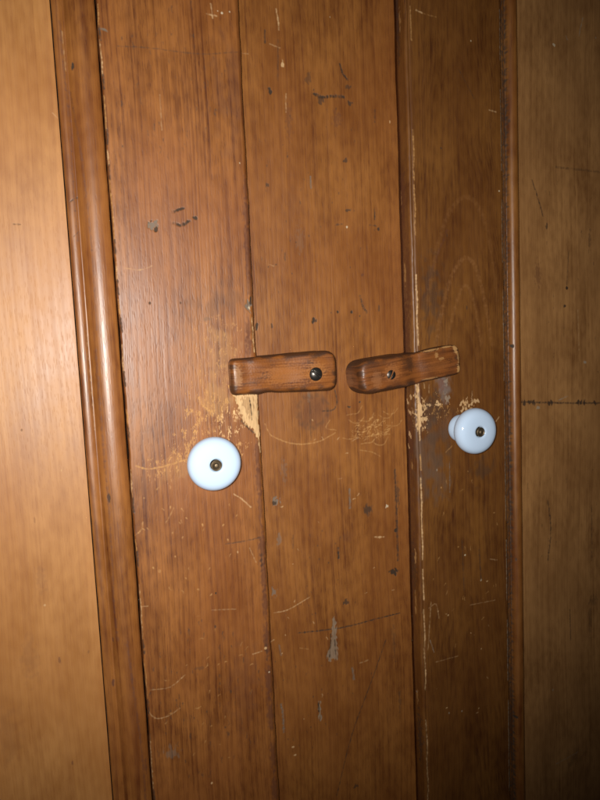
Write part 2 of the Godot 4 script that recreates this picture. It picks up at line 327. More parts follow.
		["b", "worn", 1.2, 7.6, 0.5, 0.05, 232.3, 49.4, 0.9, 0],
		["b", "worn", 1.1, 6.4, 0.5, 0.05, 229.5, 107.2, 0.9, 0],
		["b", "raw", 1.5, 2.2, 0.85, 0.2, 236, -45, 0.9, 30],
		["b", "raw", 1.5, 2.2, 0.85, 0.2, 234, -57, 0.9, 30],
		["b", "raw", 1.5, 2.2, 0.85, 0.2, 231, -49, 0.9, 30],
		["b", "raw", 1.5, 2.2, 0.85, 0.2, 233, -75, 0.9, 30],
		["b", "raw", 1.5, 2.2, 0.85, 0.2, 230, -84, 0.9, 30],
		["b", "plate", 6, 11, 0.85, -0.2, 264.8, -37.8, 0.5, 8],
		["b", "rust", 3.2, 5, 0.5, 0.1, 263.4, -36.9, 1.1, 0],
		["b", "whitish", 2.2, 3.2, 0.55, -0.1, 267.7, -47.5, 1, 0],
		["b", "whitish", 1.6, 2.6, 0.5, -0.1, 267.2, -34.8, 1.1, 0],
		["b", "dark", 2.4, 5, 0.5, 0.2, 257.8, -45.2, 1.1, 0],
		["s", "raw", 9, 22, 0.9, 244, -56.6, 0.12],
		["s", "worn", 12, 16, 0.6, 261.1, -56.4, 0.2],
		["s", "raw", 11, 8, 0.85, 287.1, -54.5, 0.08],
		["s", "worn", 14, 10, 0.5, 285.2, -58.4, 0.2],
		["p", "raw", 0.95, 0.6, [241.6, -48.7, 245, -51.3, 245.8, -56.8, 243, -60.5, 249.2, -61, 250, -63.4, 244.6, -64.5, 242.7, -70.6, 240.4, -71.2, 240.4, -58.7]],
		["p", "raw", 0.9, 0.5, [240.2, -34.6, 242.4, -34.8, 242.4, -48.7, 240.7, -48.6]],
		["b", "raw", 1.6, 2.2, 0.95, 0.3, 259.5, -50, 1, 0],
		["b", "raw", 2.4, 1, 0.85, 0.3, 259.4, -52, 1, 0],
		["b", "raw", 1.6, 1.2, 0.7, 0.2, 251.3, -51.7, 1, 0],
		["l", "raw", 0.5, 0.42, 0.1, [247.3, -34.3, 247.6, -38.2]],
		["l", "raw", 0.5, 0.35, 0.1, [251.7, -36.1, 251.5, -42.4]],
		["l", "worn", 0.5, 0.35, 0, [246.9, -49.1, 249.7, -44.6]],
		["b", "raw", 1.1, 1.7, 0.85, 0.2, 280.6, -53.2, 1.1, 0],
		["b", "raw", 1.1, 1.7, 0.85, 0.2, 282.4, -55.7, 1.1, 0],
		["b", "raw", 1.1, 1.7, 0.85, 0.2, 285.2, -58.4, 1.1, 0],
		["b", "raw", 1.1, 1.7, 0.85, 0.2, 288.1, -54.6, 1.1, 0],
		["b", "raw", 1.1, 1.7, 0.85, 0.2, 289.9, -57.9, 1.1, 0],
		["b", "raw", 1.1, 1.7, 0.85, 0.2, 291, -53.2, 1.1, 0],
		["b", "raw", 1.1, 1.7, 0.85, 0.2, 293.8, -52.6, 1.1, 0],
		["b", "raw", 1.1, 1.7, 0.85, 0.2, 291.8, -59.7, 1.1, 0],
		["b", "raw", 1.1, 1.7, 0.85, 0.2, 287, -60.1, 1.1, 0],
		["b", "raw", 1.1, 1.7, 0.85, 0.2, 281.4, -58.9, 1.1, 0],
		["b", "raw", 1.1, 1.7, 0.85, 0.2, 296.7, -52, 1.1, 0],
		["l", "raw", 0.5, 0.42, 0, [291.2, -43.5, 290.9, -54.8]],
		["l", "raw", 0.7, 0.49, 0, [313.9, -69.7, 316.9, -66.6]],
		["l", "worn", 0.6, 0.35, 0, [265.7, -90.3, 271.4, -86.1]],
		["l", "grey", 0.7, 0.65, 0, [268.7, -98.7, 268.6, -123]],
		["b", "whitish", 0.6, 1.2, 0.5, 0, 257.1, -103.8, 0.5, 0],
		["l", "worn", 0.9, 0.5, 0.1, [243.6, 241.5, 243.8, 229.8, 244.1, 218]],
		["l", "worn", 0.9, 0.55, 0.1, [243.2, 154.3, 243.5, 145.3, 243.7, 136.3, 243.1, 127.2, 243.4, 118.2]],
		["l", "worn", 0.9, 0.6, 0.1, [243.1, 114.5, 243.3, 105.4, 243.6, 96.3, 242.9, 87.1, 243.2, 77.9]],
		["l", "raw", 0.9, 0.85, 0.1, [242.8, 48.1, 243, 37.6, 243.3, 27.1, 242.6, 16.5, 242.9, 5.9, 243.2, -4.8]],
		["l", "raw", 0.9, 0.75, 0.1, [242.4, -34.8, 242.7, -45.6, 242.9, -56.5, 242.3, -67.4, 242.5, -78.4]],
		["l", "worn", 0.9, 0.6, 0.1, [242.2, -90.2, 242.5, -96.2, 242.7, -102.2]],
		["l", "raw", 0.9, 0.75, 0.1, [242.1, -108.5, 242.4, -119.4, 242.6, -130.4, 242, -141.3, 242.2, -152.4, 242.5, -163.5, 241.8, -174.5]],
		["l", "raw", 0.9, 0.8, 0.1, [241.8, -182.7, 242, -195.1, 242.3, -207.5]],
		["l", "raw", 0.9, 0.75, 0.1, [241.6, -215.7, 241.9, -226.8, 242.2, -238, 241.5, -249, 241.8, -260.3, 242, -271.7, 241.3, -282.8]],
		["l", "raw", 0.9, 0.7, 0.1, [241.2, -308.5, 241.5, -320, 241.8, -331.6, 241.1, -343, 241.4, -354.7, 241.6, -366.5, 240.9, -378]],
		["l", "whitish", 0.7, 0.55, 0, [324.3, -69.7, 324, -119.9, 324, -153.9]],
		["l", "whitish", 0.6, 0.45, 0, [322.9, -258.3, 323.6, -276.3]],
		["l", "raw", 0.7, 0.35, 0.1, [246.6, -215, 253.2, -212.9, 255.6, -225.2]],
		["l", "raw", 0.6, 0.39, 0, [248.6, -210.4, 244.7, -249.7]],
		["b", "white", 0.9, 1.2, 0.85, 0, 296.6, -200.8, 0.5, 0],
		["b", "white", 0.8, 0.7, 0.8, 0, 281.5, -177, 0.5, 0],
		["l", "raw", 0.7, 0.35, 0, [305.8, -184.4, 312.8, -186.5]],
		["l", "dark", 1.08, 0.62, 0.1, [295.2, -175, 296.6, -200.8]],
		["l", "dark", 0.96, 0.5, 0.1, [278.9, -164.1, 279.9, -206.3]],
		["b", "whitish", 0.8, 0.8, 0.7, 0, 275.6, -309.7, 0.5, 0],
		["b", "whitish", 0.6, 0.9, 0.6, 0, 263, -308.2, 0.5, 0],
		["l", "raw", 0.5, 0.28, 0, [285.4, -220.1, 310.2, -220.6]],
		["l", "raw", 0.45, 0.28, 0, [251.8, -261.5, 272.8, -261.2]],
		["b", "whitish", 1.2, 0.8, 0.6, 0, 231.5, -288.9, 0.5, 0],
		["l", "whitish", 0.6, 0.5, 0, [246.8, -241.8, 250.2, -252.7]],
		["f", "worn", 24, 34, 90, 3.5, 0.3, 281.4, -181.2, 60, 70],
		["f", "raw", 14, 34, 90, 2, 0.4, 279.5, -266.2, 60, 90],
		["l", "figure", 4.2, 0.3, 0, [258.9, -5.5, 264, 17.5, 271.9, 41.9, 280.4, 56.4, 288.8, 61.1, 296.1, 54.9, 301.4, 40.1, 306.7, 18.7, 311.1, -7.7]],
		["l", "figure", 4.8, 0.15, 0, [252.7, 29.2, 258.8, 57.9, 267.5, 83.6, 276.9, 100.4, 290.8, 107.6, 303.5, 95.1, 311.5, 67.4, 316.5, 28.1]],
		["l", "figure", 3, 0.25, 0, [268.8, -5.9, 274.9, 17.2, 282.7, 36.4, 288.3, 39.4, 293.7, 30, 298, 8.7, 300.5, -7.3]],
		["l", "whitish", 0.9, 0.5, 0, [322.9, 249.6, 322.9, 231.3, 322.9, 212.7]],
		["l", "whitish", 0.9, 0.5, 0, [322.9, 190.4, 322.8, 160.2, 322.8, 129.7]],
		["l", "whitish", 0.9, 0.5, 0, [322.8, 106.6, 322.8, 82.4, 322.7, 58.1]],
		["l", "whitish", 0.9, 0.5, 0, [322.7, 35.9, 322.7, -0.1, 322.7, -36.7]],
		["l", "whitish", 0.9, 0.5, 0, [322.6, -53.1, 322.6, -102.9, 322.5, -153.7]],
		["l", "whitish", 0.9, 0.5, 0, [322.5, -170.9, 322.5, -196.8, 322.5, -222.9]],
		["l", "whitish", 0.9, 0.5, 0, [322.5, -240.5, 322.4, -267.1, 322.4, -293.9]],
		["l", "whitish", 0.9, 0.5, 0, [322.4, -312, 322.4, -353, 322.3, -394.6]],
	],
	"MR": [  # long dark lines down the fillet, the quirk and the panel joint
		["b", "dark", 0.99, 1.54, 1, 0.3, 340.9, -9.7, 0.5, 0],
		["b", "dark", 0.99, 1.32, 1, 0.3, 340.5, -339.1, 0.5, 0],
		["b", "dark", 0.66, 1.54, 0.75, 0.2, 340.5, 172.7, 0.5, 0],
		["b", "dark", 0.66, 1.54, 0.75, 0.2, 341.4, -194.6, 0.5, 0],
		["l", "dark", 2.4, 1, 0.05, [338.4, 300, 338.9, 203, 338.7, 106, 338.4, 9, 338.9, -88, 338.7, -185, 338.4, -282, 338.9, -379, 338.7, -476]],
		["l", "dark", 3.2, 0.75, 0.05, [335.4, 300, 335.9, 203, 335.6, 106, 335.4, 9, 335.9, -88, 335.6, -185, 335.4, -282, 335.9, -379, 335.6, -476]],
		["l", "dark", 1, 0.8, 0.05, [349.4, 300, 349.9, 203, 349.6, 106, 349.4, 9, 349.9, -88, 349.6, -185, 349.4, -282, 349.9, -379, 349.6, -476]],
	],
	"PR": [
		["l", "dark", 1.56, 0.75, 0.15, [352.5, -58.2, 378.2, -60.6, 406, -63.1, 440.7, -65.7]],
		["b", "dark", 1.76, 2.09, 0.88, 0.2, 355.7, -58.9, 0.9, 0],
		["b", "dark", 1.76, 2.09, 0.88, 0.2, 362, -59.3, 0.9, 0],
		["b", "dark", 1.76, 2.09, 0.88, 0.2, 366.3, -59.7, 0.9, 0],
		["b", "dark", 1.76, 2.09, 0.88, 0.2, 382.6, -60.9, 0.9, 0],
		["b", "dark", 1.76, 2.09, 0.88, 0.2, 385.9, -61.1, 0.9, 0],
		["b", "dark", 1.76, 2.09, 0.88, 0.2, 415.1, -63.3, 0.9, 0],
		["b", "dark", 1.76, 2.09, 0.88, 0.2, 418.6, -63.6, 0.9, 0],
		["b", "dark", 1.76, 2.09, 0.88, 0.2, 423.2, -63.9, 0.9, 0],
		["b", "dark", 1.76, 2.09, 0.88, 0.2, 434.8, -64.8, 0.9, 0],
		["l", "whitish", 0.8, 0.6, 0, [393.7, -59.5, 403.8, -56.7]],
		["b", "whitish", 1.8, 1.2, 0.7, 0, 370.6, -64.4, 0.9, 0],
		["b", "whitish", 1.4, 1.4, 0.75, 0.1, 423.2, -27.5, 0.7, 0],
		["b", "white", 1.3, 1, 0.9, 0, 390.2, 239.2, 0.8, 0],
		["l", "whitish", 0.8, 0.5, 0, [417, 249.7, 421.3, 264.8]],
		["l", "whitish", 0.8, 0.4, 0, [403, 248, 405.1, 245]],
		["b", "whitish", 0.7, 1, 0.6, 0, 435.6, 250.4, 0.5, 0],
		["l", "dark", 1.08, 0.69, 0.1, [366.3, 128.3, 372.4, 113.8, 377.5, 99.1]],
		["b", "dark", 1.32, 2.42, 0.75, 0.1, 381.7, 90.8, 0.9, 0],
		["b", "dark", 1.32, 1.21, 0.88, 0.2, 400.8, 22.7, 0.8, 0],
		["b", "dark", 1.32, 1.32, 1, 0.2, 403.1, 38.3, 0.8, 0],
		["l", "dark", 1.2, 0.5, 0.1, [405.4, 70.9, 403.1, 40.9]],
		["l", "raw", 0.8, 0.35, 0, [415.3, 18.9, 416.4, -16.4]],
		["l", "dark", 1.92, 0.44, 0, [391.7, 140.3, 440.3, 138.7]],
		["b", "red", 3, 10, 0.4, 0.1, 371.7, 49.6, 1, 0],
		["b", "dark", 1.5, 8, 0.4, 0.1, 429, 79.9, 1, 0],
		["l", "dark", 1.68, 0.62, 0.1, [380.8, -148.1, 384, -176, 380.4, -203.1]],
		["l", "dark", 1.2, 0.5, 0.1, [431.4, -159.5, 431.4, -211.7]],
		["b", "dark", 2, 14, 0.3, 0, 429, -269.2, 1, 0],
		["b", "dark", 5, 4, 0.35, 0, 433.8, -250.7, 1, 0],
		["l", "dark", 1.2, 0.56, 0, [405.3, -254.8, 406.3, -283.9]],
		["b", "dark", 9, 5, 0.3, 0, 410.7, -401.4, 1.2, 20],
		["l", "whitish", 0.8, 0.35, 0, [388.1, -400.8, 414.3, -396.4]],
		["b", "whitish", 0.8, 1, 0.5, 0, 385.1, -327.3, 0.5, 0],
		["f", "dark", 60, 50, 200, 5, 0.3, 394.8, -59.6, 90, 8],
	],
}

var noise := FastNoiseLite.new()
var lut := PackedByteArray()


func _ready() -> void:
	# ---------- camera
	var cam := Camera3D.new()
	cam.name = "camera"
	cam.fov = 67.29
	cam.near = 0.01
	cam.far = 20.0
	cam.transform = Transform3D(Basis.from_euler(Vector3(deg_to_rad(-5.318), deg_to_rad(-19.728), deg_to_rad(-2.574))), Vector3(0, 0, 0.42))
	add_child(cam)
	cam.current = true
	# ---------- surroundings: a dark room
	var env := Environment.new()
	env.background_mode = Environment.BG_COLOR
	env.background_color = Color(0.035, 0.032, 0.03)
	env.tonemap_mode = Environment.TONE_MAPPER_LINEAR
	env.tonemap_exposure = 1.0
	env.sdfgi_enabled = true
	env.ssao_enabled = true
	env.ssil_enabled = true
	var world := WorldEnvironment.new()
	world.environment = env
	add_child(world)
	# ---------- the flash, a finger's breadth left of the lens
	var flash := SpotLight3D.new()
	flash.name = "camera_flash"
	flash.light_color = Color(1.0, 0.985, 0.955)
	flash.light_energy = 0.3
	flash.light_size = 0.01
	flash.spot_range = 6.0
	flash.spot_attenuation = 2.0
	flash.spot_angle = 56.0
	flash.spot_angle_attenuation = 1.0
	flash.shadow_enabled = true
	flash.transform = Transform3D(Basis.from_euler(Vector3(deg_to_rad(0.5), deg_to_rad(-11.0), 0)), Vector3(-0.012, 0.006, 0.422))
	add_child(flash)

	noise.noise_type = FastNoiseLite.TYPE_SIMPLEX_SMOOTH
	noise.frequency = 1.0
	noise.fractal_type = FastNoiseLite.FRACTAL_NONE
	lut.resize(4097)
	for i in 4097:
		lut[i] = int(round(255.0 * Color(i / 4096.0, 0, 0).linear_to_srgb().r))

	var cupboard := build_frame()
	build_door(cupboard, "door", "left narrow brown cupboard door with white knob beside torn pale edge chip", "DL", 24.6, 114.8, Vector2(76.2, -75.2), 3)
	build_door(cupboard, "door_001", "right darker brown cupboard door with white knob near the dim panel", "DR", 238.9, 323.9, Vector2(278.6, -72.2), 4)
	build_left_button()
	build_right_button()


# ------------------------------------------------------------------ helpers
func tag(o: Node3D, label: String, category := "", group := "") -> void:
	o.set_meta("label", label)
	if category != "":
		o.set_meta("category", category)
	if group != "":
		o.set_meta("group", group)


func thing(called: String, label: String, category: String, at: Vector3, group := "") -> Node3D:
	var o := Node3D.new()
	o.name = called
	add_child(o, true)
	o.position = at * S
	tag(o, label, category, group)
	return o


func part(called: String, mesh: Mesh, m: Material, parent: Node3D) -> MeshInstance3D:
	var o := MeshInstance3D.new()
	o.name = called
	o.mesh = mesh
	o.material_override = m
	parent.add_child(o, true)
	return o


# A grid of points (rows x cols, flat) turned into a mesh with smooth normals; clockwise from outside.
func grid_mesh(v: PackedVector3Array, uv: PackedVector2Array, rows: int, cols: int, around: bool, caps: bool) -> ArrayMesh:
	var idx := PackedInt32Array()
	var last := cols if around else cols - 1
	for j in rows - 1:
		for i in last:
			var a := j * cols + i
			var b := j * cols + (i + 1) % cols
			var c := b + cols
			var d := a + cols
			idx.append_array(PackedInt32Array([a, b, c, a, c, d]))
	if caps:
		for e in 2:
			var r := 0 if e == 0 else rows - 1
			var mid := Vector3.ZERO
			var muv := Vector2.ZERO
			for i in cols:
				mid += v[r * cols + i]
				muv += uv[r * cols + i]
			v.append(mid / cols)
			uv.append(muv / cols)
			var k := v.size() - 1
			for i in cols:
				var a := r * cols + i
				var b := r * cols + (i + 1) % cols
				idx.append_array(PackedInt32Array([k, b, a] if e == 0 else [k, a, b]))
	var n := PackedVector3Array()
	n.resize(v.size())
	for t in range(0, idx.size(), 3):
		var a := v[idx[t]]
		var f := (v[idx[t + 2]] - a).cross(v[idx[t + 1]] - a)
		n[idx[t]] += f
		n[idx[t + 1]] += f
		n[idx[t + 2]] += f
	for i in n.size():
		n[i] = n[i].normalized() if n[i].length_squared() > 1e-24 else Vector3(0, 0, 1)
	var arr := []
	arr.resize(Mesh.ARRAY_MAX)
	arr[Mesh.ARRAY_VERTEX] = v
	arr[Mesh.ARRAY_NORMAL] = n
	arr[Mesh.ARRAY_TEX_UV] = uv
	arr[Mesh.ARRAY_INDEX] = idx
	var m := ArrayMesh.new()
	m.add_surface_from_arrays(Mesh.PRIMITIVE_TRIANGLES, arr)
	return m


func lathe(profile: Array, seg: int) -> ArrayMesh:   # [radius, z] from the back to the front, axis +z
	var v := PackedVector3Array()
	var uv := PackedVector2Array()
	for p in profile:
		for i in seg:
			var a := TAU * i / seg
			v.append(Vector3(cos(a) * p[0], sin(a) * p[0], p[1]) * S)
			uv.append(Vector2(float(i) / seg, p[1] * 0.02))
	return grid_mesh(v, uv, profile.size(), seg, true, true)


func fold(t: float) -> float:   # 0..1 and back, so that the grain runs on past the detailed stretch
	var f := fposmod(t, 2.0)
	return f if f <= 1.0 else 2.0 - f


# ------------------------------------------------------------------ wood
# look: light, dark (linear colours), rough, seed, lines (strength of growth rings), period, arch (cathedral centre x, y, width, period) or null
func wood(key: String, x0: float, width: float, look: Dictionary) -> StandardMaterial3D:
	var w := int(ceil(width / PX))
	var n := w * ROWS
	var cr := PackedFloat32Array()
	var cg := PackedFloat32Array()
	var cb := PackedFloat32Array()
	var hh := PackedFloat32Array()
	var rr := PackedFloat32Array()
	cr.resize(n)
	cg.resize(n)
	cb.resize(n)
	hh.resize(n)
	rr.resize(n)
	var light: Vector3 = look.light
	var dark: Vector3 = look.dark
	var tint: Vector3 = look.tint
	var seed_off: float = 137.0 * float(look.seed)
	var strength: float = look.lines
	var period: float = look.period
	var fine: float = look.fine
	var base_rough: float = look.rough
	var arch = look.get("arch")
	var at := 0
	for j in ROWS:
		var y := TOP - (j + 0.5) * PX
		var sway := 3.0 * noise.get_noise_2d(seed_off + 3.0, y * 0.0032) + 0.22 * noise.get_noise_2d(seed_off + 9.0, y * 0.016)
		for i in w:
			var x := x0 + (i + 0.5) * PX
			var xs := x + sway
			var f1 := 0.7 * noise.get_noise_2d(xs * 0.95 + seed_off, y * 0.0055) + 0.5 * noise.get_noise_2d(xs * 2.2 + seed_off + 60.0, y * 0.022)
			var f2 := noise.get_noise_2d(xs * 0.30 + seed_off, y * 0.0035 + 40.0)
			var bl := noise.get_noise_2d(x * 0.035 + seed_off, y * 0.014 + 80.0)
			var c: float
			if arch == null:
				c = (xs + 6.0 * noise.get_noise_2d(xs * 0.03 + seed_off, y * 0.0018 + 11.0)) / period
			else:
				var dx: float = x - arch[0] + 5.0 * noise.get_noise_2d(seed_off + x * 0.02, y * 0.012)
				c = (y - arch[1] + dx * dx / arch[2] + 10.0 * bl) / arch[3]
			c -= floor(c)
			var ring := smoothstep(0.25, 0.9, c) * (1.0 - smoothstep(0.9, 1.0, c))
			var p := noise.get_noise_2d(xs * 1.9 + seed_off, y * 0.11 + 7.0)
			var mot := noise.get_noise_2d(x * 0.16 + seed_off, y * 0.07 + 15.0)
			var pore := clampf((p - 0.42) * 3.5, 0.0, 1.0)
			var t := 0.42 - 0.36 * f1 * fine + 0.20 * f2 - 0.32 * bl - 0.20 * mot + strength * (1.0 + 1.0 * f2) * (ring - 0.35) + 0.40 * pore * fine
			t = clampf(t, 0.0, 1.25)
			var q := clampf(0.5 + 0.9 * noise.get_noise_2d(x * 0.018 + seed_off + 31.0, y * 0.008 + 5.0), 0.0, 1.0)
			var col := light.lerp(dark, t).lerp(tint, 0.4 * q)
			cr[at] = col.x
			cg[at] = col.y
			cb[at] = col.z
			hh[at] = 0.5 + 0.028 * f1 * fine - 0.05 * pore * fine - 0.02 * ring
			rr[at] = base_rough + 0.03 * f2 + 0.03 * bl + 0.02 * mot + 0.06 * pore
			at += 1
	for m in MARKS.get(key, []):
		put_mark(m, cr, cg, cb, hh, rr, x0, w)
	return wood_material(cr, cg, cb, hh, rr, w, ROWS, look)


func wood_material(cr, cg, cb, hh, rr, w: int, h: int, look: Dictionary) -> StandardMaterial3D:
	var n := w * h
	var rgb := PackedByteArray()
	rgb.resize(n * 3)
	var ro := PackedByteArray()
	ro.resize(n)
	for k in n:
		rgb[k * 3] = lut[int(clampf(cr[k], 0.0, 1.0) * 4096.0)]
		rgb[k * 3 + 1] = lut[int(clampf(cg[k], 0.0, 1.0) * 4096.0)]
		rgb[k * 3 + 2] = lut[int(clampf(cb[k], 0.0, 1.0) * 4096.0)]
		ro[k] = int(clampf(rr[k], 0.05, 1.0) * 255.0)
	var m := StandardMaterial3D.new()
	m.resource_name = "varnished_wood"
	m.albedo_texture = ImageTexture.create_from_image(Image.create_from_data(w, h, false, Image.FORMAT_RGB8, rgb))
	m.roughness = 1.0
	m.roughness_texture = ImageTexture.create_from_image(Image.create_from_data(w, h, false, Image.FORMAT_L8, ro))
	m.heightmap_enabled = true
	m.heightmap_scale = 0.1 * float(look.get("relief", 1.0))
	m.heightmap_texture = ImageTexture.create_from_image(Image.create_from_data(w, h, false, Image.FORMAT_RF, hh.to_byte_array()))
	m.metallic_specular = look.get("spec", 0.5)
	m.texture_repeat = false
	return m


func dab(k: int, col: Vector3, a: float, depth: float, cr, cg, cb, hh, rr) -> void:
	cr[k] = lerpf(cr[k], col.x, a)
	cg[k] = lerpf(cg[k], col.y, a)
	cb[k] = lerpf(cb[k], col.z, a)
	hh[k] -= 0.4 * depth * a
	rr[k] = lerpf(rr[k], 0.85, a * 0.9)


func put_mark(m: Array, cr, cg, cb, hh, rr, x0: float, w: int) -> void:
	var col: Vector3 = INK[m[1]]
	match m[0]:
		"l":
			stroke(m[5], m[2], m[3], m[4], col, cr, cg, cb, hh, rr, x0, w)
		"b":
			var rx: float = m[2]
			var ry: float = m[3]
			var reach := maxf(rx, ry) * 1.6 + 1.0
			var ca := cos(deg_to_rad(float(m[9])))
			var sa := sin(deg_to_rad(float(m[9])))
			var i0 := maxi(0, int((m[6] - reach - x0) / PX))
			var i1 := mini(w - 1, int((m[6] + reach - x0) / PX))
			var j0 := maxi(0, int((TOP - m[7] - reach) / PX))
			var j1 := mini(ROWS - 1, int((TOP - m[7] + reach) / PX))
			var soft := 0.75 if minf(rx, ry) > 3.9 else (0.5 if maxf(rx, ry) > 4.0 else 0.3)
			var fq := clampf(3.5 / maxf(rx, 0.1), 0.3, 1.0)
			for j in range(j0, j1 + 1):
				for i in range(i0, i1 + 1):
					var x: float = x0 + (i + 0.5) * PX
					var y := TOP - (j + 0.5) * PX
					var dx: float = (x - m[6]) * ca + (y - m[7]) * sa
					var dy: float = -(x - m[6]) * sa + (y - m[7]) * ca
					var d := sqrt(dx * dx / (rx * rx) + dy * dy / (ry * ry))
					var rag: float = m[8] * (0.7 * noise.get_noise_2d(x * 0.36 * fq, y * 0.22 * fq) + 0.25 * noise.get_noise_2d(x * 0.8 * fq + 50.0, y * 0.4 * fq))
					var a: float = m[4] * (1.0 - smoothstep(1.0 - soft, 1.0 + soft * 0.6, d + rag))
					if a > 0.004:
						dab(j * w + i, col, a, m[5], cr, cg, cb, hh, rr)
		"r":
			var r: float = m[2]
			var j0 := maxi(0, int((TOP - m[6] - r - 4.0) / PX))
			for j in range(j0, mini(ROWS, j0 + int((2.0 * r + 8.0) / PX))):
				for i in range(maxi(0, int((m[5] - r - 4.0 - x0) / PX)), mini(w, int((m[5] + r + 4.0 - x0) / PX))):
					var x: float = x0 + (i + 0.5) * PX
					var y := TOP - (j + 0.5) * PX
					var d: float = absf(Vector2(x - m[5], y - m[6]).length() - r + 1.2 * noise.get_noise_2d(x * 0.12, y * 0.12)) / m[3]
					var a: float = m[4] * (1.0 - smoothstep(0.4, 1.2, d)) * clampf(0.7 + 0.9 * noise.get_noise_2d(x * 0.2, y * 0.2), 0.0, 1.0)
					if a > 0.004:
						dab(j * w + i, col, a, 0.03, cr, cg, cb, hh, rr)
		"s":   # finish rubbed through in ragged flakes, thickest in the middle
			for j in range(maxi(0, int((TOP - m[6] - m[3]) / PX)), mini(ROWS, int((TOP - m[6] + m[3]) / PX))):
				for i in range(maxi(0, int((m[5] - m[2] - x0) / PX)), mini(w, int((m[5] + m[2] - x0) / PX))):
					var x: float = x0 + (i + 0.5) * PX
					var y := TOP - (j + 0.5) * PX
					var d: float = Vector2((x - m[5]) / m[2], (y - m[6]) / m[3]).length()
					var f := 0.55 * noise.get_noise_2d(x * 0.20 + 7.0, y * 0.085) + 0.5 * noise.get_noise_2d(x * 0.75, y * 0.23 + 3.0) + 0.4 * noise.get_noise_2d(x * 1.5 + 21.0, y * 0.55)
					var a: float = m[4] * smoothstep(m[7], m[7] + 0.22, f - 0.75 * d * d)
					if a > 0.004:
						dab(j * w + i, col * (1.0 + 0.15 * f), a, 0.08, cr, cg, cb, hh, rr)
		"f":
			var rng := RandomNumberGenerator.new()
			rng.seed = int(absf(m[7]) * 71.0 + absf(m[8]) * 13.0) + int(m[2])
			for k in int(m[2]):
				var rad := sqrt(rng.randf())
				var ang := rng.randf() * TAU
				var cx: float = m[7] + cos(ang) * rad * m[3]
				var cy: float = m[8] + sin(ang) * rad * m[4]
				var dir := deg_to_rad(m[9] + rng.randf_range(-1, 1) * m[10])
				var half: float = m[5] * rng.randf_range(0.25, 1.0) * 0.5
				var bend := rng.randf_range(-0.4, 0.4)
				var e := Vector2(cos(dir), sin(dir)) * half
				var mid := Vector2(cx, cy) + e.orthogonal() * bend
				stroke([cx - e.x, cy - e.y, mid.x, mid.y, cx + e.x, cy + e.y], rng.randf_range(0.2, 0.6), m[6] * rng.randf_range(0.5, 1.0), 0.03, col, cr, cg, cb, hh, rr, x0, w)
		"p":
			var pts: Array = m[4]
			var poly := PackedVector2Array()
			var lo := Vector2(1e9, 1e9)
			var hi := -lo
			for k in range(0, pts.size(), 2):
				var p := Vector2(pts[k], pts[k + 1])
				poly.append(p)
				lo = lo.min(p)
				hi = hi.max(p)
			for j in range(maxi(0, int((TOP - hi.y - 1.0) / PX)), mini(ROWS, int((TOP - lo.y + 1.0) / PX) + 1)):
				for i in range(maxi(0, int((lo.x - 1.0 - x0) / PX)), mini(w, int((hi.x + 1.0 - x0) / PX) + 1)):
					var x: float = x0 + (i + 0.5) * PX
					var y := TOP - (j + 0.5) * PX
					var q := Vector2(x + 1.1 * noise.get_noise_2d(x * 0.5, y * 0.22), y + 1.6 * noise.get_noise_2d(x * 0.5 + 9.0, y * 0.3))
					var inside := 0.0
					for e in 9:
						if Geometry2D.is_point_in_polygon(q + Vector2(e % 3 - 1, e / 3 - 1) * 0.24, poly):
							inside += 1.0 / 9.0
					if inside > 0.0:
						var fib := noise.get_noise_2d(x * 1.1, y * 0.10) + 0.4 * noise.get_noise_2d(x * 2.4, y * 0.25)
						dab(j * w + i, col * (1.0 + 0.22 * fib), m[2] * inside, m[3] * 0.7 + 0.2 * fib, cr, cg, cb, hh, rr)


func stroke(pts: Array, wide: float, alpha: float, depth: float, col: Vector3, cr, cg, cb, hh, rr, x0: float, w: int) -> void:
	if pts.size() >= 6:
		var curve := []
		var c := pts.size() / 2
		for k in c - 1:
			var p1 := Vector2(pts[2 * k], pts[2 * k + 1])
			var p2 := Vector2(pts[2 * k + 2], pts[2 * k + 3])
			var p0 := Vector2(pts[2 * k - 2], pts[2 * k - 1]) if k > 0 else p1 * 2.0 - p2
			var p3 := Vector2(pts[2 * k + 4], pts[2 * k + 5]) if k < c - 2 else p2 * 2.0 - p1
			for e in 4:
				var q := p1.cubic_interpolate(p2, p0, p3, e / 4.0)
				curve.append(q.x)
				curve.append(q.y)
		curve.append(pts[-2])
		curve.append(pts[-1])
		pts = curve
	for s in range(0, pts.size() - 2, 2):
		var a := Vector2(pts[s], pts[s + 1])
		var b := Vector2(pts[s + 2], pts[s + 3])
		var lo := a.min(b) - Vector2.ONE * (wide + 0.6)
		var hi := a.max(b) + Vector2.ONE * (wide + 0.6)
		var first := 0.0 if s == 0 else 0.001
		var ab := b - a
		var l2 := maxf(ab.length_squared(), 1e-6)
		for j in range(maxi(0, int((TOP - hi.y) / PX)), mini(ROWS, int((TOP - lo.y) / PX) + 1)):
			for i in range(maxi(0, int((lo.x - x0) / PX)), mini(w, int((hi.x - x0) / PX) + 1)):
				var p := Vector2(x0 + (i + 0.5) * PX, TOP - (j + 0.5) * PX)
				var t := (p - a).dot(ab) / l2
				if t < first or t > 1.0:
					t = clampf(t, 0.0, 1.0)
					if s > 0 and t <= 0.0:
						continue
				var wig := 0.25 * noise.get_noise_2d(p.x * 0.35, p.y * 0.35)
				var d := (p - a - ab * t).length() + wig
				var half := wide * (0.5 + 0.22 * noise.get_noise_2d(p.x * 0.5 + 20.0, p.y * 0.35))
				var al := alpha * (1.0 - smoothstep(half * 0.35, half + 0.42, d)) * clampf(0.85 + 0.7 * noise.get_noise_2d(p.x * 0.35, p.y * 0.2 + 60.0), 0.0, 1.0)
				if al > 0.004:
					dab(j * w + i, col, al, depth, cr, cg, cb, hh, rr)


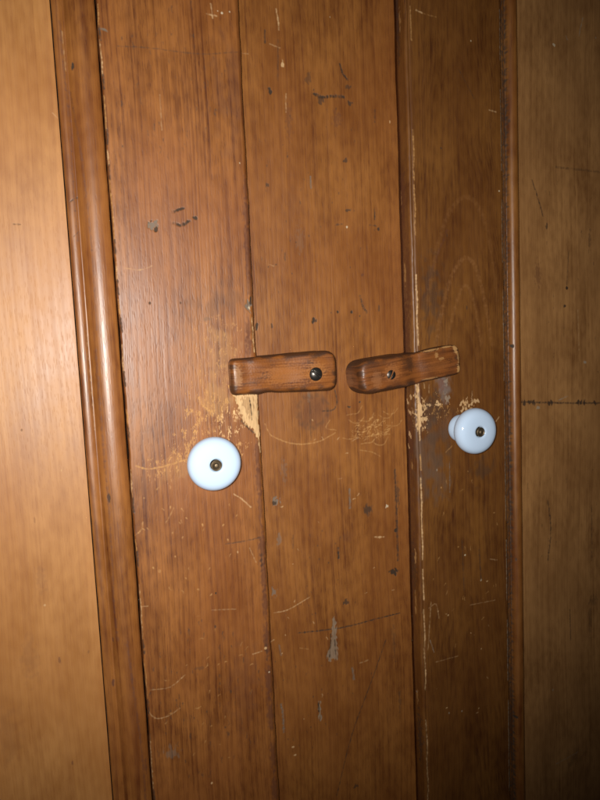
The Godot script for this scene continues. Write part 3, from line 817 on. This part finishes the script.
# A board: profile [s, x, z] from the left back corner over the front to the right back corner (s: where along the
# texture's width), swept down the cupboard. wob: how far its arrises wander. chips: [x, y, rx, ry, depth] bites.
func board(profile: Array, s0: float, width: float, wob: float, seed_off: float, chips: Array, step: float, wave := 0.10) -> ArrayMesh:
	var ys := PackedFloat32Array()
	var y := TOP + LEN * 0.5
	while y > TOP:
		ys.append(y)
		y -= 13.0
	var inner := int(LEN / step)
	for k in inner + 1:
		ys.append(TOP - LEN * k / inner)
	y = TOP - LEN - 13.0
	while y > TOP - LEN * 1.5:
		ys.append(y)
		y -= 13.0
	var cols := profile.size()
	var xa: float = 1e9
	var xb: float = -1e9
	for p in profile:
		xa = minf(xa, p[1])
		xb = maxf(xb, p[1])
	var v := PackedVector3Array()
	var uv := PackedVector2Array()
	for yy in ys:
		var wa := wob * (noise.get_noise_2d(yy * 0.022, seed_off) + 0.45 * noise.get_noise_2d(yy * 0.13, seed_off + 4.0))
		var wb := wob * (noise.get_noise_2d(yy * 0.022, seed_off + 20.0) + 0.45 * noise.get_noise_2d(yy * 0.13, seed_off + 24.0))
		for p in profile:
			var x: float = p[1]
			var z: float = p[2]
			var ea := clampf(1.0 - (x - xa) / 5.0, 0.0, 1.0)
			var eb := clampf(1.0 - (xb - x) / 5.0, 0.0, 1.0)
			if z > -5.0:
				x += wa * ea + wb * eb
				z += wave * noise.get_noise_2d(x * 0.03 + seed_off, yy * 0.012) + wave * 0.3 * noise.get_noise_2d(x * 0.16 + seed_off, yy * 0.03)
				for c in chips:
					var dx: float = (x - c[0]) / c[2]
					var dy: float = (yy - c[1]) / c[3]
					var d := dx * dx + dy * dy
					if d < 1.0:
						z -= c[4] * (1.0 - d) * (0.8 + 0.5 * noise.get_noise_2d(x * 0.7, yy * 0.4))
			v.append(Vector3(x, yy, z) * S)
			uv.append(Vector2(fold((p[0] - s0) / width), fold((TOP - yy) / LEN)))
	return grid_mesh(v, uv, ys.size(), cols, true, true)


func span(a: float, b: float, z: float, step: float) -> Array:   # flat front from a to b, both left out
	var out := []
	var n := maxi(2, int((b - a) / step))
	for k in range(1, n):
		var x := a + (b - a) * k / n
		out.append([x, x, z])
	return out


# ------------------------------------------------------------------ the fixed front
func build_frame() -> Node3D:
	var frame := thing("cupboard", "old varnished wood cupboard front with two narrow doors and white knobs", "cupboard", Vector3.ZERO)
	# side panels of pale veneer
	var ply := {"light": Vector3(0.46, 0.205, 0.058), "dark": Vector3(0.31, 0.118, 0.028), "tint": Vector3(0.40, 0.158, 0.040), "spec": 0.55, "rough": 0.49, "seed": 1, "lines": 0.05, "period": 9.0, "fine": 0.6, "relief": 0.55}
	var pw := 110.4
	var mat := wood("PL", -pw, pw, ply)
	var prof := [[-4.0 * pw, -4.0 * pw, -18.0]]
	prof += [[-4.0 * pw, -4.0 * pw, 0.0]]
	prof += span(-4.0 * pw, -pw, 0.0, pw / 8.0) + [[-pw, -pw, 0.0]] + span(-pw, -2.6, 0.0, 3.0) + [[-2.6, -2.6, 0.0], [-2.4, -2.4, -0.3], [-2.3, -2.3, -18.0]]
	var o := part("side_panel", board(prof, -pw, pw, 0.0, 5.0, [], 3.0, 0.05), mat, frame)
	tag(o, "pale honey coloured panel catching the light, left of the doors")
	var ply2 := {"light": Vector3(0.44, 0.215, 0.074), "dark": Vector3(0.23, 0.099, 0.031), "tint": Vector3(0.32, 0.150, 0.051), "rough": 0.46, "seed": 2, "lines": 0.06, "period": 12.0, "fine": 0.8, "relief": 0.8}
	mat = wood("PR", 350.0, pw, ply2)
	prof = [[340.0, 340.0, -18.0], [340.0, 340.0, 0.0]] + span(340.0, 350.0, 0.0, 3.0) + [[350.0, 350.0, 0.0]] + span(350.0, 350.0 + pw, 0.0, 3.0) + [[350.0 + pw, 350.0 + pw, 0.0]]
	prof += span(350.0 + pw, 350.0 + 4.0 * pw, 0.0, pw / 8.0) + [[350.0 + 4.0 * pw, 350.0 + 4.0 * pw, 0.0], [350.0 + 4.0 * pw, 350.0 + 4.0 * pw, -18.0]]
	o = part("side_panel_001", board(prof, 350.0, pw, 0.0, 6.0, [], 3.0, 0.16), mat, frame)
	tag(o, "dim olive brown panel right of the doors, crossed by a dark dotted line")
	# centre stile
	var oak := {"light": Vector3(0.315, 0.119, 0.025), "dark": Vector3(0.150, 0.047, 0.010), "tint": Vector3(0.225, 0.072, 0.015), "rough": 0.47, "seed": 3, "lines": 0.16, "period": 4.2, "fine": 0.9}
	mat = wood("ST", 108.0, 134.0, oak)
	prof = [[108.0, 108.0, -18.0], [108.0, 108.0, 0.0]] + span(108.0, 242.0, 0.0, 1.6) + [[242.0, 242.0, 0.0], [242.0, 242.0, -18.0]]
	o = part("stile", board(prof, 108.0, 134.0, 0.0, 7.0, [[165.5, -212.0, 2.6, 15.0, 0.5], [158.0, -267.0, 1.4, 7.0, 0.4]], 2.0), mat, frame)
	tag(o, "wide scratched board between the two doors")
	# mouldings
	var ml := {"light": Vector3(0.33, 0.125, 0.028), "dark": Vector3(0.14, 0.042, 0.009), "tint": Vector3(0.24, 0.077, 0.017), "spec": 0.6, "rough": 0.40, "seed": 4, "lines": 0.34, "period": 7.5, "fine": 0.7}
	o = part("moulding", board(moulding_profile(-1.8, 1.0), -1.8 - 4.0, 34.0, 0.16, 8.0, [], 2.0, 0.06), wood("ML", -5.8, 34.0, ml), frame)
	tag(o, "broad beaded moulding between the pale panel and the left door")
	ml.seed = 5
	ml.light = Vector3(0.31, 0.122, 0.026)
	o = part("moulding_001", board(narrow_moulding(324.5), 320.4, 34.0, 0.16, 9.0, [], 2.0, 0.06), wood("MR", 320.4, 34.0, ml), frame)
	tag(o, "narrow looking beaded moulding between the right door and the dim panel")
	# rough inside of the carcass, behind the gaps
	var back := StandardMaterial3D.new()
	back.albedo_color = Color(0.16, 0.11, 0.07)
	back.roughness = 0.9
	var box := BoxMesh.new()
	box.size = Vector3(1.30, 1.56, 0.006)
	var bk := part("backboard", box, back, frame)
	bk.position = Vector3(0.17, -0.09, -0.022)
	return frame


# Two beads with a quirk between; at: the outer edge, way: +1 runs to the right, -1 to the left.
func moulding_profile(at: float, way: float) -> Array:
	var pts := [[-4.0, 0.0, 0.4], [-1.0, 0.0, 3.0]]
	for k in range(0, 9):
		var t := 0.2 + 6.9 * k / 8.0
		pts.append([t, t, 3.4 + 1.5 * sin(PI * (0.15 + 0.80 * k / 8.0))])
	for k in range(0, 19):
		var t := 7.5 + 17.9 * k / 18.0
		pts.append([t, t, 3.3 + 5.2 * pow(sin(PI * (0.03 + 0.89 * k / 18.0)), 0.62)])
	pts.append([29.0, 25.9, 4.2])
	pts.append([29.8, 25.9, 0.4])
	var out := []
	for p in pts:
		out.append([at + way * p[0], at + way * p[1], p[2]])
	if way < 0.0:
		out.reverse()
	return out


# A low fillet beside the door, a quirk, then a single bead against the panel.
func narrow_moulding(at: float) -> Array:
	var out := [[at - 4.0, at, 0.4], [at - 1.0, at, 2.0]]
	for t in [0.3, 4.0, 8.0, 11.0, 13.0]:
		out.append([at + t, at + t, 2.4])
	for p in [[13.5, 1.4], [14.0, 0.6], [14.6, 0.6], [15.0, 1.4]]:
		out.append([at + p[0], at + p[0], p[1]])
	for k in range(0, 15):
		var a := PI * (0.06 + 0.90 * k / 14.0)
		var t := 20.3 - 5.2 * cos(a)
		out.append([at + t, at + t, 1.4 + 5.0 * sin(a)])
	out.append([at + 28.0, at + 25.6, 1.6])
	out.append([at + 29.6, at + 25.6, 0.4])
	return out


# ------------------------------------------------------------------ doors
func build_door(cupboard: Node3D, called: String, label: String, key: String, xa: float, xb: float, knob: Vector2, seed: int) -> void:
	var z := 16.0
	var left := key == "DL"
	var look: Dictionary
	var prof := [[xa - 15.4, xa, 0.5], [xa - 8.0, xa, 5.0], [xa - 4.0, xa, 9.5]]
	if left:
		look = {"light": Vector3(0.315, 0.115, 0.026), "dark": Vector3(0.135, 0.041, 0.009), "tint": Vector3(0.245, 0.076, 0.018), "spec": 0.5, "rough": 0.45, "seed": 6, "lines": 0.26, "period": 3.6, "fine": 0.95}
		for k in range(0, 5):
			var a := PI * 0.5 * k / 4.0
			var r := 1.0
			prof.append([xa + r - r * cos(a), xa + r - r * cos(a), z - r + r * sin(a)])
	else:
		look = {"light": Vector3(0.205, 0.080, 0.016), "dark": Vector3(0.095, 0.031, 0.007), "tint": Vector3(0.135, 0.046, 0.010), "rough": 0.45, "seed": 7, "lines": 0.20, "period": 6.0, "fine": 0.85, "arch": [281.0, 64.0, 4.3, 38.0]}
		for k in range(0, 7):
			var a := PI * 0.5 * k / 6.0
			var r := 2.3
			prof.append([xa + r - r * cos(a), xa + r - r * cos(a), z - r + r * sin(a)])
		prof.append([xa + 2.7, xa + 2.7, z - 0.5])
		prof.append([xa + 3.2, xa + 3.2, z - 0.6])
		prof.append([xa + 3.6, xa + 3.6, z - 0.1])
	var start: float = prof[-1][1]
	var r2 := 3.2 if left else 1.8
	prof += span(start, xb - r2, z, 1.4)
	for k in range(0, 7):
		var a := PI * 0.5 * k / 6.0
		prof.append([xb - r2 + r2 * sin(a), xb - r2 + r2 * sin(a), z - r2 + r2 * cos(a)])
	prof.append([xb + 4.0, xb, 9.5])
	prof.append([xb + 15.0, xb, 0.5])
	var chips := []
	if left:
		chips = [[115.5, -39.0, 8.0, 22.0, 1.6], [114.5, 10.0, 3.0, 16.0, 1.0], [113.0, 28.0, 4.0, 5.0, 1.0], [115.0, -150.0, 2.5, 12.0, 0.8], [115.0, -215.0, 2.0, 9.0, 0.7]]
	else:
		chips = [[240.5, -48.0, 3.6, 12.0, 0.9], [240.0, -160.0, 2.5, 10.0, 0.5], [240.0, -250.0, 2.5, 14.0, 0.5], [240.0, 60.0, 2.0, 9.0, 0.4]]
	var s0 := xa - 16.0
	var wide := xb + 16.0 - s0
	var mesh := board(prof, s0, wide, 0.42 if left else 0.25, 30.0 + seed, chips, 1.6)
	var door := part(called, mesh, wood(key, s0, wide, look), cupboard)
	tag(door, label)
	# the porcelain knob, its bolt through the middle
	var glaze := StandardMaterial3D.new()
	glaze.resource_name = "porcelain"
	glaze.albedo_color = Color(0.765, 0.845, 0.945)
	glaze.roughness = 0.10
	glaze.metallic_specular = 0.5
	var kp := [[7.0, 0.0], [10.4, 0.0], [10.9, 1.2], [10.8, 3.0], [10.2, 5.0], [9.4, 7.0], [9.0, 9.0], [9.2, 11.0], [10.2, 12.6], [12.2, 13.9], [14.6, 14.9], [16.3, 16.2], [17.4, 18.2], [17.75, 20.4], [17.4, 22.6], [16.4, 24.5], [14.8, 25.9], [12.6, 26.8], [9.5, 27.3], [6.0, 27.45], [4.6, 27.3], [4.1, 26.6], [3.9, 25.0], [2.0, 25.0]]
	var kn := part("knob", lathe(kp, 56), glaze, door)
	kn.position = Vector3(knob.x, knob.y, z - 0.15) * S
	tag(kn, "round white porcelain knob")
	var bolt := part("bolt", bolt_mesh(), metal(Color(0.44, 0.38, 0.30), 0.5), door)
	bolt.position = Vector3(knob.x, knob.y, z + 24.85) * S
	bolt.rotation.z = 0.6 if left else 1.2


func metal(c: Color, rough: float) -> StandardMaterial3D:
	var m := StandardMaterial3D.new()
	m.albedo_color = c
	m.metallic = 0.85
	m.roughness = rough
	return m


func bolt_mesh() -> ArrayMesh:   # a cup washer round a small bolt end
	return lathe([[3.7, 0.0], [3.7, 2.2], [3.4, 2.9], [2.9, 2.9], [2.4, 2.2], [2.1, 1.8], [2.0, 2.6], [1.8, 3.5], [1.3, 3.9], [0.6, 4.0]], 28)


# Dome-headed slotted screw, its slot along y.
func screw_mesh(radius: float, high: float) -> ArrayMesh:
	var v := PackedVector3Array()
	var uv := PackedVector2Array()
	var xs := [-0.999, -0.985, -0.95, -0.88, -0.78, -0.65, -0.5, -0.34, -0.2, -0.125, -0.115, -0.05, 0.05, 0.115, 0.125, 0.2, 0.34, 0.5, 0.65, 0.78, 0.88, 0.95, 0.985, 0.999]
	var rows := 25
	for j in rows:
		var w := sin(PI * 0.5 * (1.0 - 2.0 * j / (rows - 1.0)))
		for x in xs:
			var y := w * sqrt(1.0 - x * x)
			var z := high * sqrt(maxf(0.0, 1.0 - x * x - y * y))
			if absf(x) < 0.12:
				z = minf(z, maxf(high * 0.55, z - 1.1))
			v.append(Vector3(x * radius, y * radius, z) * S)
			uv.append(Vector2(x, y))
	return grid_mesh(v, uv, rows, xs.size(), false, false)


# ------------------------------------------------------------------ turn buttons
# stations: [u, v_low, v_high, z_back, z_front, corner radius]; a loft along u with carved unevenness.
func loft(stations: Array, seed_off: float, rough_mm: float, length: float) -> ArrayMesh:
	var v := PackedVector3Array()
	var uv := PackedVector2Array()
	var cols := 0
	for st in stations:
		var lo: float = st[1]
		var hi: float = st[2]
		var zb: float = st[3]
		var zf: float = st[4]
		var r: float = minf(st[5], minf((hi - lo) * 0.49, (zf - zb) * 0.49))
		var ring := []
		ring.append(Vector2(lo + 1.0, zb))
		ring.append(Vector2(lo, zb + 1.0))
		for k in range(1, 4):
			ring.append(Vector2(lo, lerpf(zb + 1.0, zf - r, k / 4.0)))
		for k in range(0, 7):
			var a := PI * 0.5 * k / 6.0
			ring.append(Vector2(lo + r - r * cos(a), zf - r + r * sin(a)))
		for k in range(1, 14):
			var q := k / 14.0
			ring.append(Vector2(lerpf(lo + r, hi - r, q), zf + 0.5 * sin(PI * q)))
		for k in range(0, 7):
			var a := PI * 0.5 * k / 6.0
			ring.append(Vector2(hi - r + r * sin(a), zf - r + r * cos(a)))
		for k in range(1, 4):
			ring.append(Vector2(hi, lerpf(zf - r, zb + 1.0, k / 4.0)))
		ring.append(Vector2(hi, zb + 1.0))
		ring.append(Vector2(hi - 1.0, zb))
		cols = ring.size()
		for p in ring:
			var u: float = st[0]
			var nz := rough_mm * (noise.get_noise_3d(u * 0.045 + seed_off, p.x * 0.08, p.y * 0.1) + 0.12 * noise.get_noise_3d(u * 0.2 + seed_off, p.x * 0.25, p.y * 0.2))
			var mid := (lo + hi) * 0.5
			var pz: float = p.y + (nz if p.y > zb + 2.0 else 0.0)
			var py: float = p.x + nz * (p.x - mid) / maxf(2.0, (hi - lo) * 0.5)
			v.append(Vector3(u, py, pz) * S)
			var body := clampf(minf(u, length - u) / 3.0, 0.0, 1.0)
			var across: float = p.x + signf(p.x - mid) * maxf(0.0, zf - p.y) * 0.7 * body
			var ut: float = u + (0.7 if u < length * 0.5 else -0.7) * maxf(0.0, 24.0 - p.y) * (1.0 - body)
			uv.append(Vector2(clampf(ut / length, 0.0, 1.0), clampf(0.5 - across / 64.0, 0.0, 1.0)))
	return grid_mesh(v, uv, stations.size(), cols, true, true)


# Grain along the button, a darker band with a ragged outline in from its edges, rubbed corners, sheen painted on the face.
func button_wood(length: float, half: float, seed_off: float, light: Vector3, dark: Vector3, rub_sheen: Array) -> StandardMaterial3D:
	var w := 300
	var h := 256
	var n := w * h
	var ch := []
	for k in 5:
		var a := PackedFloat32Array()
		a.resize(n)
		ch.append(a)
	var cr: PackedFloat32Array = ch[0]
	var cg: PackedFloat32Array = ch[1]
	var cb: PackedFloat32Array = ch[2]
	var hh: PackedFloat32Array = ch[3]
	var rr: PackedFloat32Array = ch[4]
	for j in h:
		var y := (0.5 - (j + 0.5) / h) * 64.0
		for i in w:
			var x := length * (i + 0.5) / w
			var f := noise.get_noise_2d(x * 0.035 + seed_off, y * 0.75)
			var g := noise.get_noise_2d(x * 0.02 + seed_off, y * 0.28)
			var bl := noise.get_noise_2d(x * 0.07 + seed_off, y * 0.1 + 30.0)
			var sp := noise.get_noise_2d(x * 0.5 + seed_off, y * 0.6)
			var col := light.lerp(dark, clampf(0.35 + 0.22 * f + 0.30 * g + 0.30 * bl, 0.0, 1.0))
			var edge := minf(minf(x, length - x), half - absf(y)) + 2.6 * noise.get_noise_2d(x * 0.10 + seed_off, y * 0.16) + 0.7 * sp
			var darkening := (1.0 - smoothstep(0.6, 4.6, edge)) * 0.85
			darkening = maxf(darkening, 0.45 * smoothstep(0.42, 0.9, noise.get_noise_2d(x * 0.06 + seed_off + 90.0, y * 0.12) + 0.25 * sp + 0.2 * f))
			col = col.lerp(Vector3(0.045, 0.018, 0.008), darkening)
			for q in rub_sheen:   # [u, v, ru, rv, strength]; worn spots and painted-on sheen
				var d := Vector2((x - q[0]) / q[2], (y - q[1]) / q[3]).length() + 0.28 * sp + 0.25 * f
				var a: float = q[4] * (1.0 - smoothstep(0.45, 1.1, d))
				col = col.lerp(q[5], a)
			var k := j * w + i
			cr[k] = col.x
			cg[k] = col.y
			cb[k] = col.z
			hh[k] = 0.5 + 0.03 * f + 0.02 * sp
			rr[k] = 0.40 + 0.1 * bl + 0.15 * darkening
	return wood_material(cr, cg, cb, hh, rr, w, h, {"relief": 1.3})


func build_left_button() -> void:
	var t := thing("turn_button", "straight wooden turn button with rounded corners, holding the left door shut", "turn button", Vector3(154.6, -21.6, 0.0), "wooden turn buttons on the stile")
	var length := 77.5
	var us := [0.0, 0.15, 0.5, 1.1, 1.9, 2.9, 4.2, 6.0, 8.0, 10.5, 13.0, 15.5, 18.0, 20.2, 21.4, 21.8, 22.2, 23.0, 25.0, 28.0, 31.0, 34.0, 37.0, 40.0, 43.0, 46.0, 49.0, 52.0, 55.0, 58.0, 61.0, 64.0, 67.0, 69.5, 71.5, 73.0, 74.4, 75.4, 76.3, 76.9, 77.3, 77.5]
	var st := []
	for u in us:
		var q: float = u / length
		var cl: float = minf(1.0, u / 4.0)
		var cr: float = minf(1.0, (length - u) / 7.5)
		var round_l := (1.0 - sqrt(1.0 - (1.0 - cl) * (1.0 - cl))) * 4.0
		var round_r := (1.0 - sqrt(1.0 - (1.0 - cr) * (1.0 - cr))) * 7.5
		var lo: float = -12.6 - 1.9 * smoothstep(0.2, 1.0, q) + round_l + round_r
		var hi: float = 12.6 + 1.7 * smoothstep(0.0, 0.9, q) - round_l - round_r
		lo += 0.7 * exp(-pow((u - 26.0) / 5.0, 2.0)) - 0.5 * exp(-pow((u - 18.0) / 3.0, 2.0))
		var zb := 16.4 if u < 21.7 else 0.3
		var ef: float = minf(1.0, minf(u, length - u) / 3.2)
		var zf: float = 24.6 - (1.0 - sqrt(1.0 - (1.0 - ef) * (1.0 - ef))) * 3.4
		zf += -1.2 * exp(-pow((u - 38.0) / 15.0, 2.0)) - 0.4 * exp(-pow((u - 11.0) / 3.0, 2.0))
		st.append([u, lo, hi, zb, zf, 3.6])
	var rub_sheen := [[4.5, 1.0, 3.6, 9.0, 0.55, Vector3(0.40, 0.20, 0.085)], [61.0, 0.0, 9.0, 8.0, 0.6, Vector3(0.38, 0.15, 0.04)], [40.0, -1.0, 22.0, 8.5, 0.6, Vector3(0.34, 0.125, 0.033)]]  # worn left end; sheen of the face painted as lighter wood colour
	var b := part("body", loft(st, 3.0, 0.28, length), button_wood(length, 14.2, 3.0, Vector3(0.25, 0.083, 0.018), Vector3(0.10, 0.028, 0.007), rub_sheen), t)
	b.position = Vector3(-61.0, 1.3, 0.0) * S
	b.rotation.z = deg_to_rad(0.4)
	var sc := part("screw", screw_mesh(5.1, 3.2), metal(Color(0.36, 0.34, 0.32), 0.34), t)
	sc.position = Vector3(0, 0, 23.9) * S
	sc.rotation.z = 0.9


func build_right_button() -> void:
	var t := thing("turn_button_001", "carved crooked wooden turn button tilted up to the right, holding the right door shut", "turn button", Vector3(214.3, -25.8, 0.0), "wooden turn buttons on the stile")
	var length := 86.5
	var st := []
	var us := [0.0, 0.2, 0.7, 1.4, 2.3, 3.4, 5.0, 7.0, 9.5, 12.0, 15.0, 18.0, 21.0, 24.0, 27.0, 30.0, 33.0, 36.0, 38.5, 41.0, 43.5, 46.0, 48.5, 50.6, 51.0, 51.6, 53.0, 55.5, 58.0, 61.0, 64.0, 67.0, 70.0, 73.0, 76.0, 78.5, 80.5, 82.3, 83.8, 84.9, 85.7, 86.2, 86.5]
	for u in us:
		var q: float = u / length
		var cl: float = minf(1.0, u / 9.0)
		var cr: float = minf(1.0, (length - u) / 4.5)
		var round_l := (1.0 - sqrt(1.0 - (1.0 - cl) * (1.0 - cl))) * 8.5
		var round_r := (1.0 - sqrt(1.0 - (1.0 - cr) * (1.0 - cr))) * 4.5
		var lo: float = -13.2 + 2.0 * smoothstep(0.35, 0.9, q) + round_l + round_r
		var hi: float = 12.4 - 1.6 * exp(-pow((u - 48.0) / 9.0, 2.0)) - 0.6 * smoothstep(0.6, 1.0, q) - round_l - round_r
		var zb := 16.4 if u > 50.8 else 0.3
		var ef: float = minf(1.0, u / 5.0)
		var er: float = minf(1.0, (length - u) / 1.6)
		var zf: float = 25.0 - (1.0 - sqrt(1.0 - (1.0 - ef) * (1.0 - ef))) * 4.5 - (1.0 - sqrt(1.0 - (1.0 - er) * (1.0 - er))) * 1.4
		zf += -2.6 * exp(-pow((u - 47.0) / 7.0, 2.0)) - 1.2 * smoothstep(48.0, 80.0, u)
		st.append([u, lo, hi, zb, zf, 4.4 if u < 44.0 else 1.7])
	var pale := Vector3(0.50, 0.27, 0.10)
	var rub_sheen := [[83.5, 9.0, 2.2, 5.0, 0.8, pale], [84.5, -8.0, 1.8, 5.0, 0.8, pale], [62.0, 11.2, 9.0, 1.5, 0.75, pale], [76.0, 11.4, 6.0, 1.2, 0.8, pale], [70.0, 3.0, 3.0, 1.4, 0.6, pale], [66.0, 6.5, 1.6, 3.0, 0.5, pale], [84.8, 2.0, 1.2, 6.0, 0.5, pale], [58.0, -10.5, 7.0, 1.0, 0.4, pale], [26.0, 0.0, 8.0, 7.0, 0.55, Vector3(0.33, 0.12, 0.033)], [13.0, -3.0, 5.0, 8.0, 0.5, Vector3(0.31, 0.13, 0.052)], [66.0, -2.0, 12.0, 6.0, 0.4, Vector3(0.27, 0.095, 0.026)], [43.0, 4.0, 4.0, 7.0, 0.75, Vector3(0.06, 0.025, 0.012)]]  # worn pale edges, sheen painted on the left facet, dark patch at the crease
	var b := part("body", loft(st, 17.0, 0.5, length), button_wood(length, 13.2, 17.0, Vector3(0.22, 0.072, 0.018), Vector3(0.07, 0.021, 0.006), rub_sheen), t)
	b.position = Vector3(-25.4, -1.2, 0.0) * S
	b.rotation.z = deg_to_rad(6.6)
	var sc := part("screw", screw_mesh(4.7, 2.6), metal(Color(0.30, 0.27, 0.25), 0.38), t)
	sc.position = Vector3(0, 0, 23.6) * S
	sc.rotation.z = -0.5
